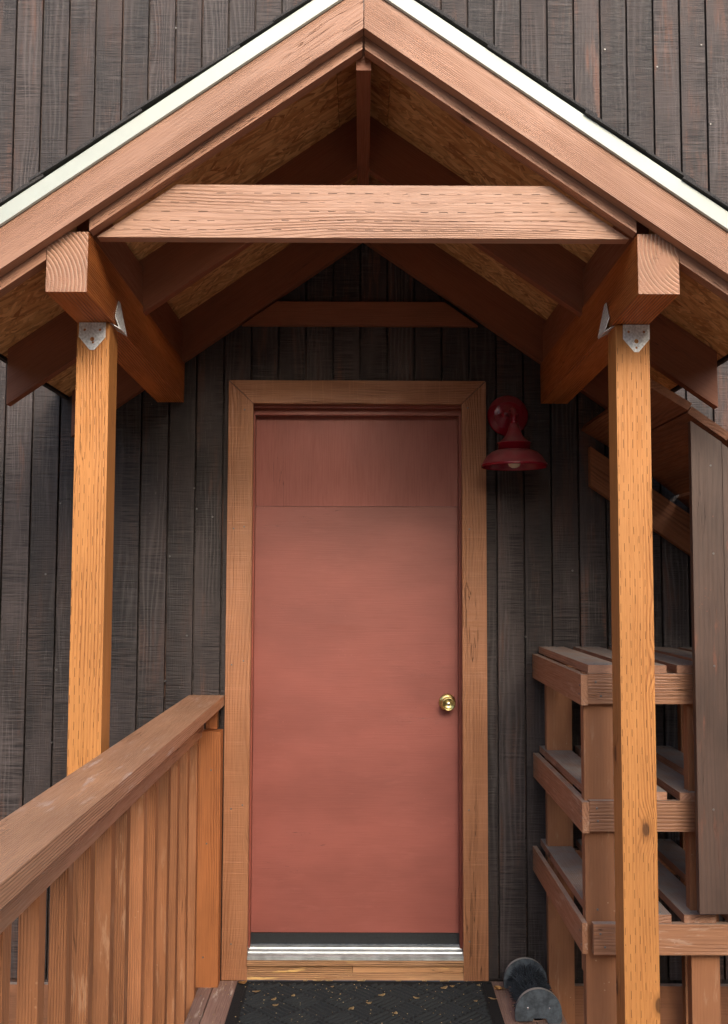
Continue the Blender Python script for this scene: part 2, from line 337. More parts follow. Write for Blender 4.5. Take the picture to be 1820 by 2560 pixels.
def gable_board(name, pts, y_front, thick, slope, mat, parent, bevel=0.002):
    """a board standing in an X-Z plane, outline in world (x, z); slope = grain direction (dx, dz)"""
    ux = Vector((slope[0], 0, slope[1])).normalized(); n = Vector((0, -1, 0))
    cx = sum(p[0] for p in pts)/len(pts); cz = sum(p[1] for p in pts)/len(pts)
    mw = basis((cx, y_front+thick, cz), ux, n); inv = mw.inverted()
    q = [inv @ Vector((p[0], y_front+thick, p[1])) for p in pts]
    q = [(v.x, v.y) for v in q]
    if sum(q[i][0]*q[(i+1) % len(q)][1]-q[(i+1) % len(q)][0]*q[i][1] for i in range(len(q))) < 0: q.reverse()
    return link(name, prism_mesh(name, q, thick, bevel), M[mat], parent, mw)
def lathe(name, prof, mat, parent, mw, seg=48, smooth=True):
    bm = bmesh.new(); rings = []
    for r, z in prof:
        rings.append([bm.verts.new((r*math.cos(2*math.pi*i/seg), r*math.sin(2*math.pi*i/seg), z)) for i in range(seg)] if r > 1e-5 else [bm.verts.new((0, 0, z))])
    for a, b in zip(rings, rings[1:]):
        for i in range(seg):
            j = (i+1) % seg
            if len(a) == 1 and len(b) == 1: continue
            if len(a) == 1: bm.faces.new((a[0], b[i], b[j]))
            elif len(b) == 1: bm.faces.new((a[i], a[j], b[0]))
            else: bm.faces.new((a[i], a[j], b[j], b[i]))
    me = finish(bm, name, 0, smooth)
    return link(name, me, M[mat] if isinstance(mat, str) else mat, parent, mw)
def tube(name, path, rad, mat, parent, seg=16):
    bm = bmesh.new(); rings = []
    for k, p in enumerate(path):
        p = Vector(p); d = Vector(path[min(k+1, len(path)-1)])-Vector(path[max(k-1, 0)]); d.normalize()
        u = d.orthogonal() if k == 0 else (pu - d*pu.dot(d)); u.normalize(); pu = u; v = d.cross(u)
        r = rad[k] if isinstance(rad, (list, tuple)) else rad
        rings.append([bm.verts.new(p+(u*math.cos(2*math.pi*i/seg)+v*math.sin(2*math.pi*i/seg))*r) for i in range(seg)])
    for a, b in zip(rings, rings[1:]):
        for i in range(seg): bm.faces.new((a[i], a[(i+1) % seg], b[(i+1) % seg], b[i]))
    bm.faces.new(rings[0][::-1]); bm.faces.new(rings[-1])
    return link(name, finish(bm, name, 0, True), M[mat], parent)

# ------------------------------------------------------------------ ground
bm = bmesh.new(); bmesh.ops.create_grid(bm, x_segments=2, y_segments=2, size=300)
g = link('ground', finish(bm, 'ground'), M['gravel'], None, Matrix.Translation((0, -60, -0.45))); g['kind'] = 'structure'

# ------------------------------------------------------------------ house wall: grooved plank siding
FL = 0.045                                       # deck surface
wall = thing('house_wall', 'dark brown weathered wall of vertical rough sawn plank siding', 'wall', (0, 0.05, -0.45))
for nm, x, z in (('wall_core', (-2.35, -0.46), (-0.45, 4.5)), ('wall_core', (0.425, 2.35), (-0.45, 4.5)), ('wall_core', (-0.46, 0.425), (2.22, 4.5)), ('wall_core', (-0.46, 0.425), (-0.45, -0.02))):
    box(nm, x, (0.0205, 0.16), z, 'z', '-y', 'siding', wall, 0)
PITCH, GX = 0.1045, -0.0095
full = prism_mesh('siding_plank', rect(4.46, PITCH-0.0085), 0.022, 0.0018)
upper = prism_mesh('siding_plank_short', rect(2.30, PITCH-0.0085), 0.022, 0.0018)
for k in range(-21, 22):
    x0 = GX+k*PITCH; xc = x0+PITCH/2
    inside = x0 > -0.43 and x0+PITCH < 0.41
    me = upper if inside else full
    zc = 4.5-(1.15 if inside else 2.23)
    link('plank', me, M['siding'], wall, basis((xc, 0.0221, zc), (0, 0, 1), (0, -1, 0)))
for k in range(4):
    x0 = -2.3+k*1.2
    if k == 1: seg = (x0, -0.52)
    elif k == 2: seg = (0.62, x0+1.2-0.004) if x0+1.2 > 0.62 else None
    else: seg = (x0, x0+1.196)
    box('skirt_board', seg, (-0.026, -0.002), (-0.36, 0.028), 'x', '-y', 'skirt', wall)
nail_me = None
def nail(x, z):
    global nail_me
    if nail_me is None:
        bm = bmesh.new(); bmesh.ops.create_cone(bm, cap_ends=True, segments=8, radius1=0.0042, radius2=0.003, depth=0.003)
        nail_me = finish(bm, 'nail')
    link('nail', nail_me, M['nail'], wall, basis((x, -0.0012, z), (1, 0, 0), (0, -1, 0)))
for x, z in ((-0.74, 3.68), (-0.52, 3.56), (0.95, 3.60), (1.155, 3.53), (1.33, 3.62), (1.36, 3.30), (-0.64, 1.86), (-0.63, 1.78), (-0.73, 1.60), (-0.57, 1.75),
             (-0.66, 1.30), (-0.74, 1.13), (-1.15, 1.80), (-1.20, 1.53), (-1.15, 1.17), (0.80, 1.55), (0.62, 1.30), (-1.16, 0.90), (-0.73, 0.70)):
    nail(x, z)

# ------------------------------------------------------------------ door frame
fr = thing('door_frame', 'brown painted timber door frame with mitred trim and worn threshold', 'door frame', (0, 0, FL))
yF, yB = -0.027, -0.0012
gable_board('side_trim', [(-0.510, FL), (-0.416, FL), (-0.416, 2.181), (-0.510, 2.270)], yF, yF*-1+yB, (0, 1), 'trim', fr, 0.003)
gable_board('side_trim', [(0.379, FL), (0.471, FL), (0.471, 2.270), (0.379, 2.182)], yF, yF*-1+yB, (0, 1), 'trim', fr, 0.003)
gable_board('head_trim', [(-0.4145, 2.183), (0.3775, 2.183), (0.469, 2.272), (-0.508, 2.272)], yF, yF*-1+yB, (1, 0), 'trim', fr, 0.003)
box('jamb', (-0.458, -0.4205), (0.0, 0.15), (0.05, 2.205), 'z', 'x', 'jamb', fr)
box('jamb', (0.3835, 0.424), (0.0, 0.15), (0.05, 2.205), 'z', '-x', 'jamb', fr)
box('jamb', (-0.4200, 0.3830), (0.0, 0.15), (2.172, 2.205), 'x', '-z', 'jamb', fr)
box('door_stop', (-0.4195, 0.3825), (0.030, 0.066), (2.148, 2.171), 'x', '-z', 'jamb', fr)
box('door_stop', (0.372, 0.3830), (0.030, 0.066), (0.14, 2.147), 'z', '-x', 'jamb', fr)
box('door_stop', (-0.4200, -0.413), (0.030, 0.066), (0.14, 2.147), 'z', 'x', 'jamb', fr)
# threshold: ridged aluminium plate, sill nosing, riser boards
bm = bmesh.new()
prof = [(-0.034, 0.1200), (-0.034, 0.1300), (-0.028, 0.1335), (-0.006, 0.1350), (-0.004, 0.1400), (0.006, 0.1400), (0.008, 0.1362), (0.030, 0.1375), (0.032, 0.1430), (0.060, 0.1430), (0.060, 0.1200)]
for xx in (-0.4155, 0.3785):
    for y, z in prof: bm.verts.new((xx, y, z))
bm.verts.ensure_lookup_table(); n = len(prof)
bm.faces.new(bm.verts[:n]); bm.faces.new(bm.verts[n:][::-1])
for i in range(n): bm.faces.new((bm.verts[i], bm.verts[(i+1) % n], bm.verts[n+(i+1) % n], bm.verts[n+i]))
link('threshold', finish(bm, 'threshold'), M['alu'], fr)
box('sill_nosing', (-0.4155, 0.3785), (-0.040, 0.07), (0.102, 0.1190), 'x', '-y', 'sillwood', fr, 0.004)
box('riser_board', (-0.4155, -0.03), (-0.022, 0.07), (0.072, 0.1005), 'x', '-y', 'sillwood', fr, 0.003)
box('riser_board', (-0.027, 0.3785), (-0.021, 0.07), (0.072, 0.1005), 'x', '-y', 'sillwood', fr, 0.003)
box('riser_board', (-0.4155, 0.3785), (-0.026, 0.07), (FL+0.001, 0.0705), 'x', '-y', 'sillwood', fr, 0.004)

# ------------------------------------------------------------------ door
door = thing('door', 'flat red painted wooden door with a brass knob', 'door', (0, 0.09, 0.145))
box('lower_panel', (-0.4185, 0.3815), (0.068, 0.11), (0.185, 1.796), 'x', '-y', 'door', door, 0.0015)
box('upper_panel', (-0.4185, 0.3815), (0.0675, 0.11), (1.7975, 2.169), 'z', '-y', 'door_top', door, 0.0015)
box('door_sweep', (-0.4180, 0.3810), (0.063, 0.10), (0.1445, 0.184), 'x', '-y', 'rubber', door, 0.002)
km = basis((0.329, 0.068, 1.046), (1, 0, 0), (0, -1, 0))
kn = lathe('knob', [(0, -0.004), (0.032, -0.002), (0.0325, 0.004), (0.029, 0.009), (0.020, 0.011), (0.0135, 0.014), (0.0125, 0.028), (0.017, 0.033), (0.0245, 0.040), (0.0270, 0.050), (0.0262, 0.058), (0.0235, 0.0625), (0.0215, 0.0630), (0.0205, 0.0615), (0.010, 0.0570), (0.0078, 0.0565), (0, 0.0565)], 'brass', door, km)
lathe('lock_cylinder', [(0.0065, 0.056), (0.0065, 0.0605), (0.0055, 0.0612), (0, 0.0612)], 'steel', kn, km, 24)
box('keyhole', (0.3282, 0.3298), (0.0060, 0.0070), (1.0425, 1.0495), 'z', '-y', 'black', kn, 0)

# ------------------------------------------------------------------ porch canopy
can = thing('porch_canopy', 'gabled brown timber porch canopy on two orange posts over the red door', 'porch canopy', (0, -0.7, -0.45))
S, AP = 0.695, 2.991                             # roof slope, height of the rafters' top edge at the ridge
def top(x, d=0.0): return AP-d-S*abs(x)
def raf(nm, d0, d1, x0, x1, y, th, mat, bev=0.002, sides=(-1, 1), gap=0.0):
    for s in sides:
        xa, xb = s*(x0+gap), s*x1
        gable_board(nm, [(xa, top(xa, d0)), (xb, top(xb, d0)), (xb, top(xb, d1)), (xa, top(xa, d1))], y, th, (s, -S), mat, can, bev)
raf('barge_board', -0.016, 0.108, 0.0, 1.16, -1.405, 0.038, 'fascia', 0.003, gap=0.0012)
raf('front_rafter', 0.0, 0.1385, 0.003, 0.6825, -1.364, 0.038, 'rafter', 0.0035)
raf('front_rafter_tail', 0.0, 0.1385, 0.7885, 1.14, -1.364, 0.038, 'rafter', 0.0035)
raf('rafter', 0.0, 0.174, 0.0195, 1.103, -0.735, 0.038, 'frame', 0.003)
raf('wall_rafter', 0.0, 0.174, 0.003, 1.103, -0.042, 0.038, 'frame', 0.003)
# drip edge: folded off-white metal over the barge board
for s in (-1, 1):
    bm = bmesh.new()
    for xa in (s*0.0006, s*1.17):
        for d, y in ((0.003, -1.4085), (0.000, -1.4150), (-0.042, -1.4165), (-0.0445, -1.414), (-0.0445, -1.36), (-0.0425, -1.36), (-0.0405, -1.4125), (0.001, -1.4075)):
            bm.verts.new((xa, y, top(xa, d)))
    bm.verts.ensure_lookup_table()
    for i in range(8): bm.faces.new((bm.verts[i], bm.verts[(i+1) % 8], bm.verts[8+(i+1) % 8], bm.verts[8+i]))
    bm.faces.new(bm.verts[:8]); bm.faces.new(bm.verts[8:][::-1])
    link('drip_edge', finish(bm, 'drip_edge'), M['drip'], can)
# ridge board between front and wall rafters
box('ridge_board', (-0.019, 0.019), (-1.325, -0.0445), (2.815, 2.975), 'y', '-z', 'frame', can, 0.003)
# sheathing sheets
cosr = 1/math.sqrt(1+S*S)
def slab(nm, s, x0, x1, y0, y1, d, t, mat, bev=0.0):
    ux = Vector((s, 0, -S)).normalized(); nn = Vector((s*S, 0, 1)).normalized()
    xm = (x0+x1)/2; c = Vector((s*xm, (y0+y1)/2, top(xm, d)))
    L = (x1-x0)/cosr
    me = prism_mesh(nm, rect(L, y1-y0), t, bev)
    return link(nm, me, M[mat], can, basis(c, ux, nn))
for s in (-1, 1):
    slab('roof_sheathing', s, 0.002, 0.074, -1.362, -0.002, -0.0006, 0.011, 'osb')
    slab('roof_sheathing', s, 0.0765, 1.125, -1.362, -0.692, -0.0006, 0.011, 'osb')
    slab('roof_sheathing', s, 0.0765, 1.125, -0.689, -0.002, -0.0006, 0.011, 'osb')
    slab('eave_edge', s, 1.1265, 1.134, -1.362, -0.002, 0.008, 0.022, 'shingle')
# shingles: overlapping courses of tabs
for s in (-1, 1):
    for i in range(10):
        x1 = 1.17-i*0.119; x0 = max(0.004, x1-0.15); y = -1.424+random.uniform(-0.004, 0.004); first = True
        while y < -0.01:
            wd = random.choice((0.16, 0.2, 0.3)) if not first else random.choice((0.18, 0.3)); y2 = min(y+wd, -0.003); first = False
            o = slab('shingle', s, x0, x1+random.uniform(-0.004, 0.004), y, y2-0.004, -0.0475-0.0035*(i % 2)-random.uniform(0, 0.003), random.uniform(0.005, 0.008), 'shingle')
            mw = WM[o.name] @ Matrix.Rotation(R(-1.7), 4, 'Y'); o.matrix_basis = WM[can.name].inverted() @ mw
            y = y2
# tie beam
gable_board('tie_beam', [(-0.674, 2.376), (0.675, 2.376), (0.476, 2.5125), (-0.474, 2.5125)], -1.3255, 0.038, (1, 0), 'tie', can, 0.003)
# ledger board on the wall
gable_board('ledger_board', [(-0.463, 2.486), (0.443, 2.486), (0.314, 2.578), (-0.331, 2.578)], -0.028, 0.0265, (1, 0), 'frame', can, 0.002)
# carrying beams (they drop a little towards the wall)
def beam(s):
    L = 1.362; dz = 0.033
    ux = Vector((0, L, -dz)).normalized(); nn = Vector((-s, 0, 0))
    xc = s*0.7355
    me = prism_mesh('beam', rect(math.hypot(L, dz), 0.153), 0.102, 0.004, -0.051)
    return link('beam', me, M['beam'], can, basis((xc, -1.365+L/2+0.0, 2.2990-dz/2), ux, nn))
beam(-1); beam(1)
# blocking between rafters on top of the beams
for s in (-1, 1):
    for ya, yb in ((-1.3255, -0.7365), (-0.6955, -0.0435)):
        xi, xo = s*0.687, s*0.725
        zt = top(0.725, 0.004)
        box('blocking', tuple(sorted((xi, xo))), (ya, yb), (2.345, zt), 'y', 'x' if s < 0 else '-x', 'frame', can, 0.002)
# posts with galvanised post caps
def hole_plate(name, outline, holes, t, mat, parent, mw):
    cu = bpy.data.curves.new(name, 'CURVE'); cu.dimensions = '2D'; cu.fill_mode = 'BOTH'; cu.extrude = t/2
    def spl(pts):
        sp = cu.splines.new('POLY'); sp.points.add(len(pts)-1); sp.use_cyclic_u = True
        for p, q in zip(sp.points, pts): p.co = (q[0], q[1], 0, 1)
    spl(outline)
    for hx, hy, hr in holes: spl([(hx+hr*math.cos(a*math.pi/8), hy+hr*math.sin(a*math.pi/8)) for a in range(16)])
    tmp = bpy.data.objects.new('tmp', cu); COL.objects.link(tmp)
    dg = bpy.context.evaluated_depsgraph_get(); me = bpy.data.meshes.new_from_object(tmp.evaluated_get(dg)); me.name = name
    bpy.data.objects.remove(tmp); bpy.data.curves.remove(cu); me.materials.clear()
    return link(name, me, M[mat], parent, mw)
for s, (xa, xb) in ((-1, (-0.783, -0.694)), (1, (0.695, 0.787))):
    po = box('post', (xa, xb), (-1.10, -1.011), (-0.45, 2.2125), 'z', '-y', 'post', can, 0.006)
    po['label'] = ('orange stained incised post rising behind the handrail' if s < 0 else 'orange stained incised post standing in front of the slatted rack')
    px = -0.741 if s < 0 else 0.751
    wv = 0.0365
    out = [(-wv, 0.0), (-wv, -0.040), (-0.006, -0.076), (0.006, -0.076), (wv, -0.040), (wv, 0.0)]
    holes = [(-0.021, -0.020, 0.0036), (0.021, -0.020, 0.0036), (0.0, -0.046, 0.0062)] + ([(0.0, -0.064, 0.0034)] if s > 0 else [(0.002, -0.055, 0.0034)])
    hole_plate('post_bracket', out[::-1], holes, 0.002, 'galv', po, basis((px, -1.1013, 2.2140), (1, 0, 0), (0, -1, 0)))
    # seat plate under the beam and the wing bent up on the beam's inner side
    xi = s*0.6835
    bm = bmesh.new()
    n0 = -1.086; n1 = -1.004; cen = (n0+n1)/2
    prof = [[(s*0.784, n0, 2.2150), (s*0.784, n1, 2.2132)], [(s*0.694, n0, 2.2150), (s*0.694, n1, 2.2132)], [(s*0.676, n0, 2.205), (s*0.676, n1, 2.203)], [(s*0.668, n0+0.004, 2.200), (s*0.668, n1-0.004, 2.198)]]
    for a, b in zip(prof, prof[1:]):
        vsn = [bm.verts.new(p) for p in (a[0], a[1], b[1], b[0])]; bm.faces.new(vsn)
    wing = [(n0+0.002, 2.2015), (n1-0.002, 2.2000), (n1, 2.235), (cen+0.010, 2.288), (cen-0.010, 2.288), (n0, 2.237)]
    bm.faces.new([bm.verts.new((s*(0.669+0.013*min(1, (z-2.2)/0.03)), y, z)) for y, z in wing])
    bmesh.ops.remove_doubles(bm, verts=bm.verts, dist=0.0005)
    bmesh.ops.solidify(bm, geom=bm.faces[:], thickness=0.0018)
    wg = link('bracket_wing', finish(bm, 'bracket_wing'), M['galv'], po)

# ------------------------------------------------------------------ porch deck
deck = thing('porch_deck', 'weathered brown plank porch deck under the black mat', 'deck', (0, -2, -0.45))
xs = [-0.585, -0.532, -0.392, -0.252, -0.112, 0.028, 0.168, 0.308, 0.448, 0.588, 0.690]
for a, b in zip(xs, xs[1:]):
    box('deck_plank', (a+0.002, b-0.002), (-4.6, -0.030), (FL-0.036, FL-0.0005), 'y', 'z', 'deck', deck, 0.003)
box('rim_board', (-0.584, -0.548), (-4.6, -0.030), (-0.20, FL-0.040), 'y', '-x', 'skirt', deck)
box('rim_board', (0.650, 0.688), (-4.6, -0.030), (-0.20, FL-0.040), 'y', 'x', 'skirt', deck)
for yy in (-0.4, -2.2, -4.0):
    for xx in (-0.5, 0.6): box('deck_leg', (xx-0.04, xx+0.04), (yy-0.04, yy+0.04), (-0.45, FL-0.040), 'z', '-y', 'skirt', deck)

# ------------------------------------------------------------------ railing
rl = thing('porch_railing', 'brown wooden handrail with square balusters beside the porch deck', 'railing', (-0.6, -1.5, -0.45))
box('cap_rail', (-0.648, -0.514), (-3.2, -0.0018), (1.041, 1.078), 'y', 'z', 'rail', rl, 0.004)
box('sub_rail', (-0.621, -0.583), (-3.2, -0.044), (0.938, 1.0405), 'y', 'x', 'rail', rl, 0.003)
box('end_block', (-0.578, -0.536), (-0.042, -0.002), (0.9585, 1.0405), 'z', '-y', 'newel', rl, 0.002)
box('end_post', (-0.602, -0.514), (-0.092, -0.030), (FL, 0.956), 'z', '-y', 'newel', rl, 0.003)
y = -0.17; i = 0
while y > -3.15:
    dx = random.uniform(-0.002, 0.002); wd = random.uniform(0.033, 0.038)
    box('baluster', (-0.6215+dx, -0.6215+dx+wd), (y-0.019, y+0.019), (-0.18, 0.9365), 'z', '-y', 'baluster', rl, 0.003, 0.002)
    y -= 0.174+random.uniform(-0.008, 0.008)
box('bottom_rail', (-0.628, -0.588), (-3.2, -0.044), (-0.27, -0.185), 'y', 'x', 'rail', rl, 0.003)
for yy in (-0.12, -3.1): box('support_post', (-0.628, -0.588), (yy-0.04, yy+0.04), (-0.45, -0.272), 'z', 'x', 'rail', rl)

# ------------------------------------------------------------------ wall lamp
LX, LY = 0.556, -0.170
lamp = thing('wall_lamp', 'dark red enamel barn lamp with a bell shade on the dark wall', 'wall lamp', (0.557, 0, 2.142))
lm = basis((0.557, -0.0005, 2.142), (1, 0, 0), (0, -1, 0))
lathe('backplate', [(0, 0), (0.0775, 0), (0.078, 0.006), (0.074, 0.011), (0.060, 0.0135), (0.057, 0.0165), (0.050, 0.0185), (0.022, 0.0200), (0.019, 0.0240), (0.012, 0.0255), (0, 0.0255)], 'lamp', lamp, lm, 64)
for sx in (-0.033, 0.033):
    lathe('screw_cap', [(0, 0.015), (0.0062, 0.017), (0.0062, 0.0235), (0.004, 0.026), (0, 0.026)], 'lamp', lamp, basis((0.557+sx, -0.0005, 2.142), (1, 0, 0), (0, -1, 0)), 20)
path = [(0.557, -0.022, 2.142), (0.557, -0.08, 2.143), (LX, -0.128, 2.143)]
for a in range(1, 7): path.append((LX, -0.128-0.042*math.sin(a*math.pi/12), 2.101+0.042*math.cos(a*math.pi/12)))
path.append((LX, LY, 2.078))
tube('arm', path, [0.0085]*2+[0.0105]*7+[0.0135], 'lamp', lamp, 20)
sm = Matrix.Translation((LX, LY, 0))
cone = [(0.0145, 2.094), (0.0150, 2.080), (0.0185, 2.078), (0.0225, 2.062), (0.0290, 2.046), (0.0400, 2.030), (0.0520, 2.020), (0.0625, 2.0145), (0.0630, 2.0115), (0.0590, 2.0110), (0.0590, 1.989), (0, 1.989)]
lathe('neck', cone, 'lamp', lamp, sm, 56)
shade = [(0.0575, 1.9885), (0.0660, 1.9870), (0.0840, 1.9790), (0.0990, 1.9660), (0.1100, 1.9500), (0.1160, 1.9390), (0.1190, 1.9375), (0.1205, 1.9290), (0.1195, 1.9250), (0.1180, 1.9265), (0.1150, 1.9360), (0.1085, 1.9480), (0.0975, 1.9630), (0.0830, 1.9755), (0.0600, 1.9840), (0.0, 1.9850)]
lathe('shade', shade, 'lamp', lamp, sm, 64)
lathe('bulb', [(0, 1.922), (0.010, 1.9235), (0.019, 1.929), (0.0235, 1.939), (0.0235, 1.948), (0.019, 1.961), (0.0135, 1.972), (0.013, 1.984), (0, 1.984)], 'bulb', lamp, sm, 32)

# ------------------------------------------------------------------ slatted rack
rk = thing('slatted_rack', 'brown three shelf slatted wooden rack against the wall behind the right post', 'rack', (0.95, -0.45, -0.45))
XR = 1.62
shelves = ((1.152, 1.240), (0.785, 0.872), (0.444, 0.530))
for i, (za, zb) in enumerate(shelves):
    yf = -0.842 if i < 2 else -0.866
    xl = 0.6655 if i < 2 else 0.668
    box('front_rail', (xl, XR), (yf, -0.8215 if i < 2 else -0.842), (za, zb), 'x', '-y', 'shelf', rk, 0.003)
    box('back_rail', (0.68, XR), (-0.078, -0.045), (za, zb), 'x', '-y', 'shelf', rk, 0.003)
    box('side_rail', (0.644 if i < 2 else 0.640, 0.6640 if i < 2 else 0.655), (-0.846, -0.008), (za-0.004, zb-0.003), 'y', '-x', 'shelf', rk, 0.003)
    x = 0.668; j = 0
    while x < XR-0.08:
        x2 = x+0.095+random.uniform(-0.003, 0.003)
        yfr = -0.842+random.uniform(0, 0.012)
        if i > 0 and j == 0: yfr = -0.775
        if i == 2 and j > 0: yfr = -0.858
        box('slat', (x, x2), (yfr, -0.012), (zb+0.0008, zb+0.0245), 'y', 'z', 'slat', rk, 0.003, 0.003)
        x += 0.131; j += 1
for (xa, xb) in ((0.656, 0.742), (0.962, 1.044), (1.50, 1.585)):
    box('front_leg', (xa, xb), (-0.8195, -0.781), (-0.45, 1.2395), 'z', '-y', 'leg', rk, 0.003)
for (xa, xb) in ((0.676, 0.768), (1.165, 1.21), (1.5, 1.585)):
    box('back_leg', (xa, xb), (-0.118, -0.0800), (-0.45, 1.2395), 'z', '-y', 'leg', rk, 0.003)
box('brace', (0.66, 0.70), (-0.779, -0.74), (0.36, 0.442), 'z', '-y', 'leg', rk, 0.002)

# ------------------------------------------------------------------ lean-to of sloping planks over the rack
lt = thing('lean_to', 'sloping brown plank lean to roof with dark upright boards at right edge', 'lean to', (1.2, -0.45, -0.45))
SL = 0.69
def ltop(x):
    d = x-0.835
    return 2.087-0.58*d-0.35*d*d if d < 0.4 else 1.799-0.72*(d-0.4)
def lstr(x): return 2.087-SL*(x-0.835)
ex = [0.835, 0.958, 1.076, 1.196, 1.318, 1.44, 1.56, 1.68]
for i, (a, b) in enumerate(zip(ex, ex[1:])):
    SLk = (ltop(a)-ltop(b))/(b-a); nn = Vector((SLk, 0, 1)).normalized()
    xm = (a+b)/2; yf = -0.888+random.uniform(-0.012, 0.012)
    L = (b-a-0.003)*math.sqrt(1+SLk*SLk)
    # grain runs from the front edge to the wall
    me = prism_mesh('roof_plank', rect(abs(yf+0.012), L), 0.024, 0.003)
    mw = basis((xm, (yf-0.012)/2, ltop(xm)+random.uniform(-0.003, 0.003)), (0, 1, 0), nn) @ Matrix.Rotation(random.uniform(-0.02, 0.02), 4, 'X')
    link('roof_plank', me, M['plank'], lt, mw)
def lboard(nm, x0, x1, d0, d1, y, th, mat):
    gable_board(nm, [(x0, lstr(x0)-d0), (x1, lstr(x1)-d0), (x1, lstr(x1)-d1), (x0, lstr(x0)-d1)], y, th, (1, -SL), mat, lt, 0.003)
lboard('stringer', 0.86, 1.62, 0.052, 0.200, -0.062, 0.040, 'plank')
gable_board('upright_board', [(0.955, 0.577), (1.0435, 0.577), (1.0435, ltop(1.0435)-0.035), (0.955, ltop(0.955)-0.035)], -0.922, 0.024, (0, 1), 'darkboard', lt, 0.003)
gable_board('upright_board', [(1.0475, 0.577), (1.19, 0.577), (1.19, ltop(1.19)-0.035), (1.0475, ltop(1.0475)-0.035)], -0.915, 0.024, (0, 1), 'darkboard', lt, 0.003)
gable_board('upright_board', [(1.194, 0.577), (1.34, 0.577), (1.34, ltop(1.34)-0.035), (1.194, ltop(1.194)-0.035)], -0.920, 0.024, (0, 1), 'darkboard', lt, 0.003)
box('support_post', (1.60, 1.66), (-0.86, -0.80), (-0.45, ltop(1.66)-0.02), 'z', '-y', 'plank', lt)

# ------------------------------------------------------------------ door mat
mt = thing('door_mat', 'black ribbed fibre door mat lying on the deck before the threshold', 'door mat', (0, -0.4, FL))
MX0, MX1, MY0, MY1 = -0.447, 0.478, -0.70, -0.050
box('mat_base', (MX0, MX1), (MY0, MY1), (FL, FL+0.006), 'x', 'z', 'mat', mt, 0.002)
bm = bmesh.new(); T = 0.135; z0, z1 = FL+0.0055, FL+0.0125
def ridge(p, q, wdt=0.0055):
    d = Vector((q[0]-p[0], q[1]-p[1])); l = d.length
    if l < 0.012: return
    nn = Vector((-d.y, d.x))/l*wdt
    c = [(p[0]+nn.x, p[1]+nn.y), (p[0]-nn.x, p[1]-nn.y), (q[0]-nn.x, q[1]-nn.y), (q[0]+nn.x, q[1]+nn.y)]
    e = [(p[0]+nn.x*.6, p[1]+nn.y*.6), (p[0]-nn.x*.6, p[1]-nn.y*.6), (q[0]-nn.x*.6, q[1]-nn.y*.6), (q[0]+nn.x*.6, q[1]+nn.y*.6)]
    a = [bm.verts.new((u, v, z0)) for u, v in c]; b = [bm.verts.new((u, v, z1)) for u, v in e]
    bm.faces.new(b)
    for i in range(4): bm.faces.new((a[i], a[(i+1) % 4], b[(i+1) % 4], b[i]))
bx0, bx1, by0, by1 = MX0+0.045, MX1-0.045, MY0+0.03, MY1-0.03
T = 0.104; c45 = math.sqrt(0.5); cxm, cym = (bx0+bx1)/2, (by0+by1)/2
def clip(p, q):
    n_ = 60; pts = []
    for k in range(n_+1):
        f = k/n_; xx = p[0]+(q[0]-p[0])*f; yy = p[1]+(q[1]-p[1])*f
        if bx0 <= xx <= bx1 and by0 <= yy <= by1: pts.append((xx, yy))
    if len(pts) > 4: ridge(pts[0], pts[-1])
for iu in range(-9, 10):
    for iv in range(-9, 10):
        for k in range(5):
            o_ = (k+0.5)*T/5
            if (iu+iv) % 2: p, q = (iu*T+0.004, iv*T+o_), (iu*T+T-0.004, iv*T+o_)
            else: p, q = (iu*T+o_, iv*T+0.004), (iu*T+o_, iv*T+T-0.004)
            clip(*[(cxm+(u_-v_)*c45, cym+(u_+v_)*c45) for u_, v_ in (p, q)])
rb = link('mat_ribs', finish(bm, 'mat_ribs'), M['rib'], mt); rb['kind'] = 'stuff'
for (x, y) in (((MX0, MX1), (MY1-0.016, MY1-0.004)), ((MX0, MX1), (MY0+0.004, MY0+0.016))):
    box('mat_border', (x[0]+0.004, x[1]-0.004), y, (FL+0.0055, FL+0.009), 'x', 'z', 'mat', mt, 0.001)
for x in ((MX0+0.020, MX0+0.032), (MX1-0.032, MX1-0.020)):
    box('mat_border', x, (MY0+0.018, MY1-0.018), (FL+0.0055, FL+0.009), 'y', 'z', 'mat', mt, 0.001)

# ------------------------------------------------------------------ boot brush
bb = thing('boot_brush', 'grey boot brush with black bristles between two round plates beside the mat', 'boot brush', (0.592, -0.24, FL))
bx_, rB = 0.592, 0.0775
def dplate(yc, th, nm='end_plate'):
    pts = [(bx_-rB, FL+0.012), (bx_-0.030, FL+0.012), (bx_-0.030, FL+0.004), (bx_-0.030, FL+0.018), (bx_+0.026, FL+0.018), (bx_+0.034, FL+0.002), (bx_+rB-0.006, FL+0.002), (bx_+rB, FL+0.010)]
    pts = [(bx_-rB, FL+0.014), (bx_-rB+0.006, FL+0.009), (bx_-0.020, FL+0.010), (bx_-0.016, FL+0.019), (bx_+0.024, FL+0.019), (bx_+0.032, FL+0.002), (bx_+rB-0.008, FL+0.001), (bx_+rB, FL+0.010)]
    for a in range(0, 25):
        an = math.pi*a/24; pts.append((bx_+rB*math.cos(an), FL+0.036+rB*math.sin(an)))
    return gable_board(nm, pts, yc, th, (1, 0), 'brush_plate', bb, 0.003)
p1 = dplate(-0.385, 0.015); p2 = dplate(-0.118, 0.015)
for xx in (-0.036, 0.036):
    lathe('screw', [(0.0035, 0), (0.003, 0.0015), (0, 0.0018)], 'steel', p1, basis((bx_+xx, -0.3852, FL+0.052), (1, 0, 0), (0, -1, 0)), 10)
box('base_block', (bx_-0.062, bx_+0.060), (-0.362, -0.126), (FL, FL+0.020), 'y', 'z', 'deck', bb, 0.003)
bm = bmesh.new(); cz = FL+0.036
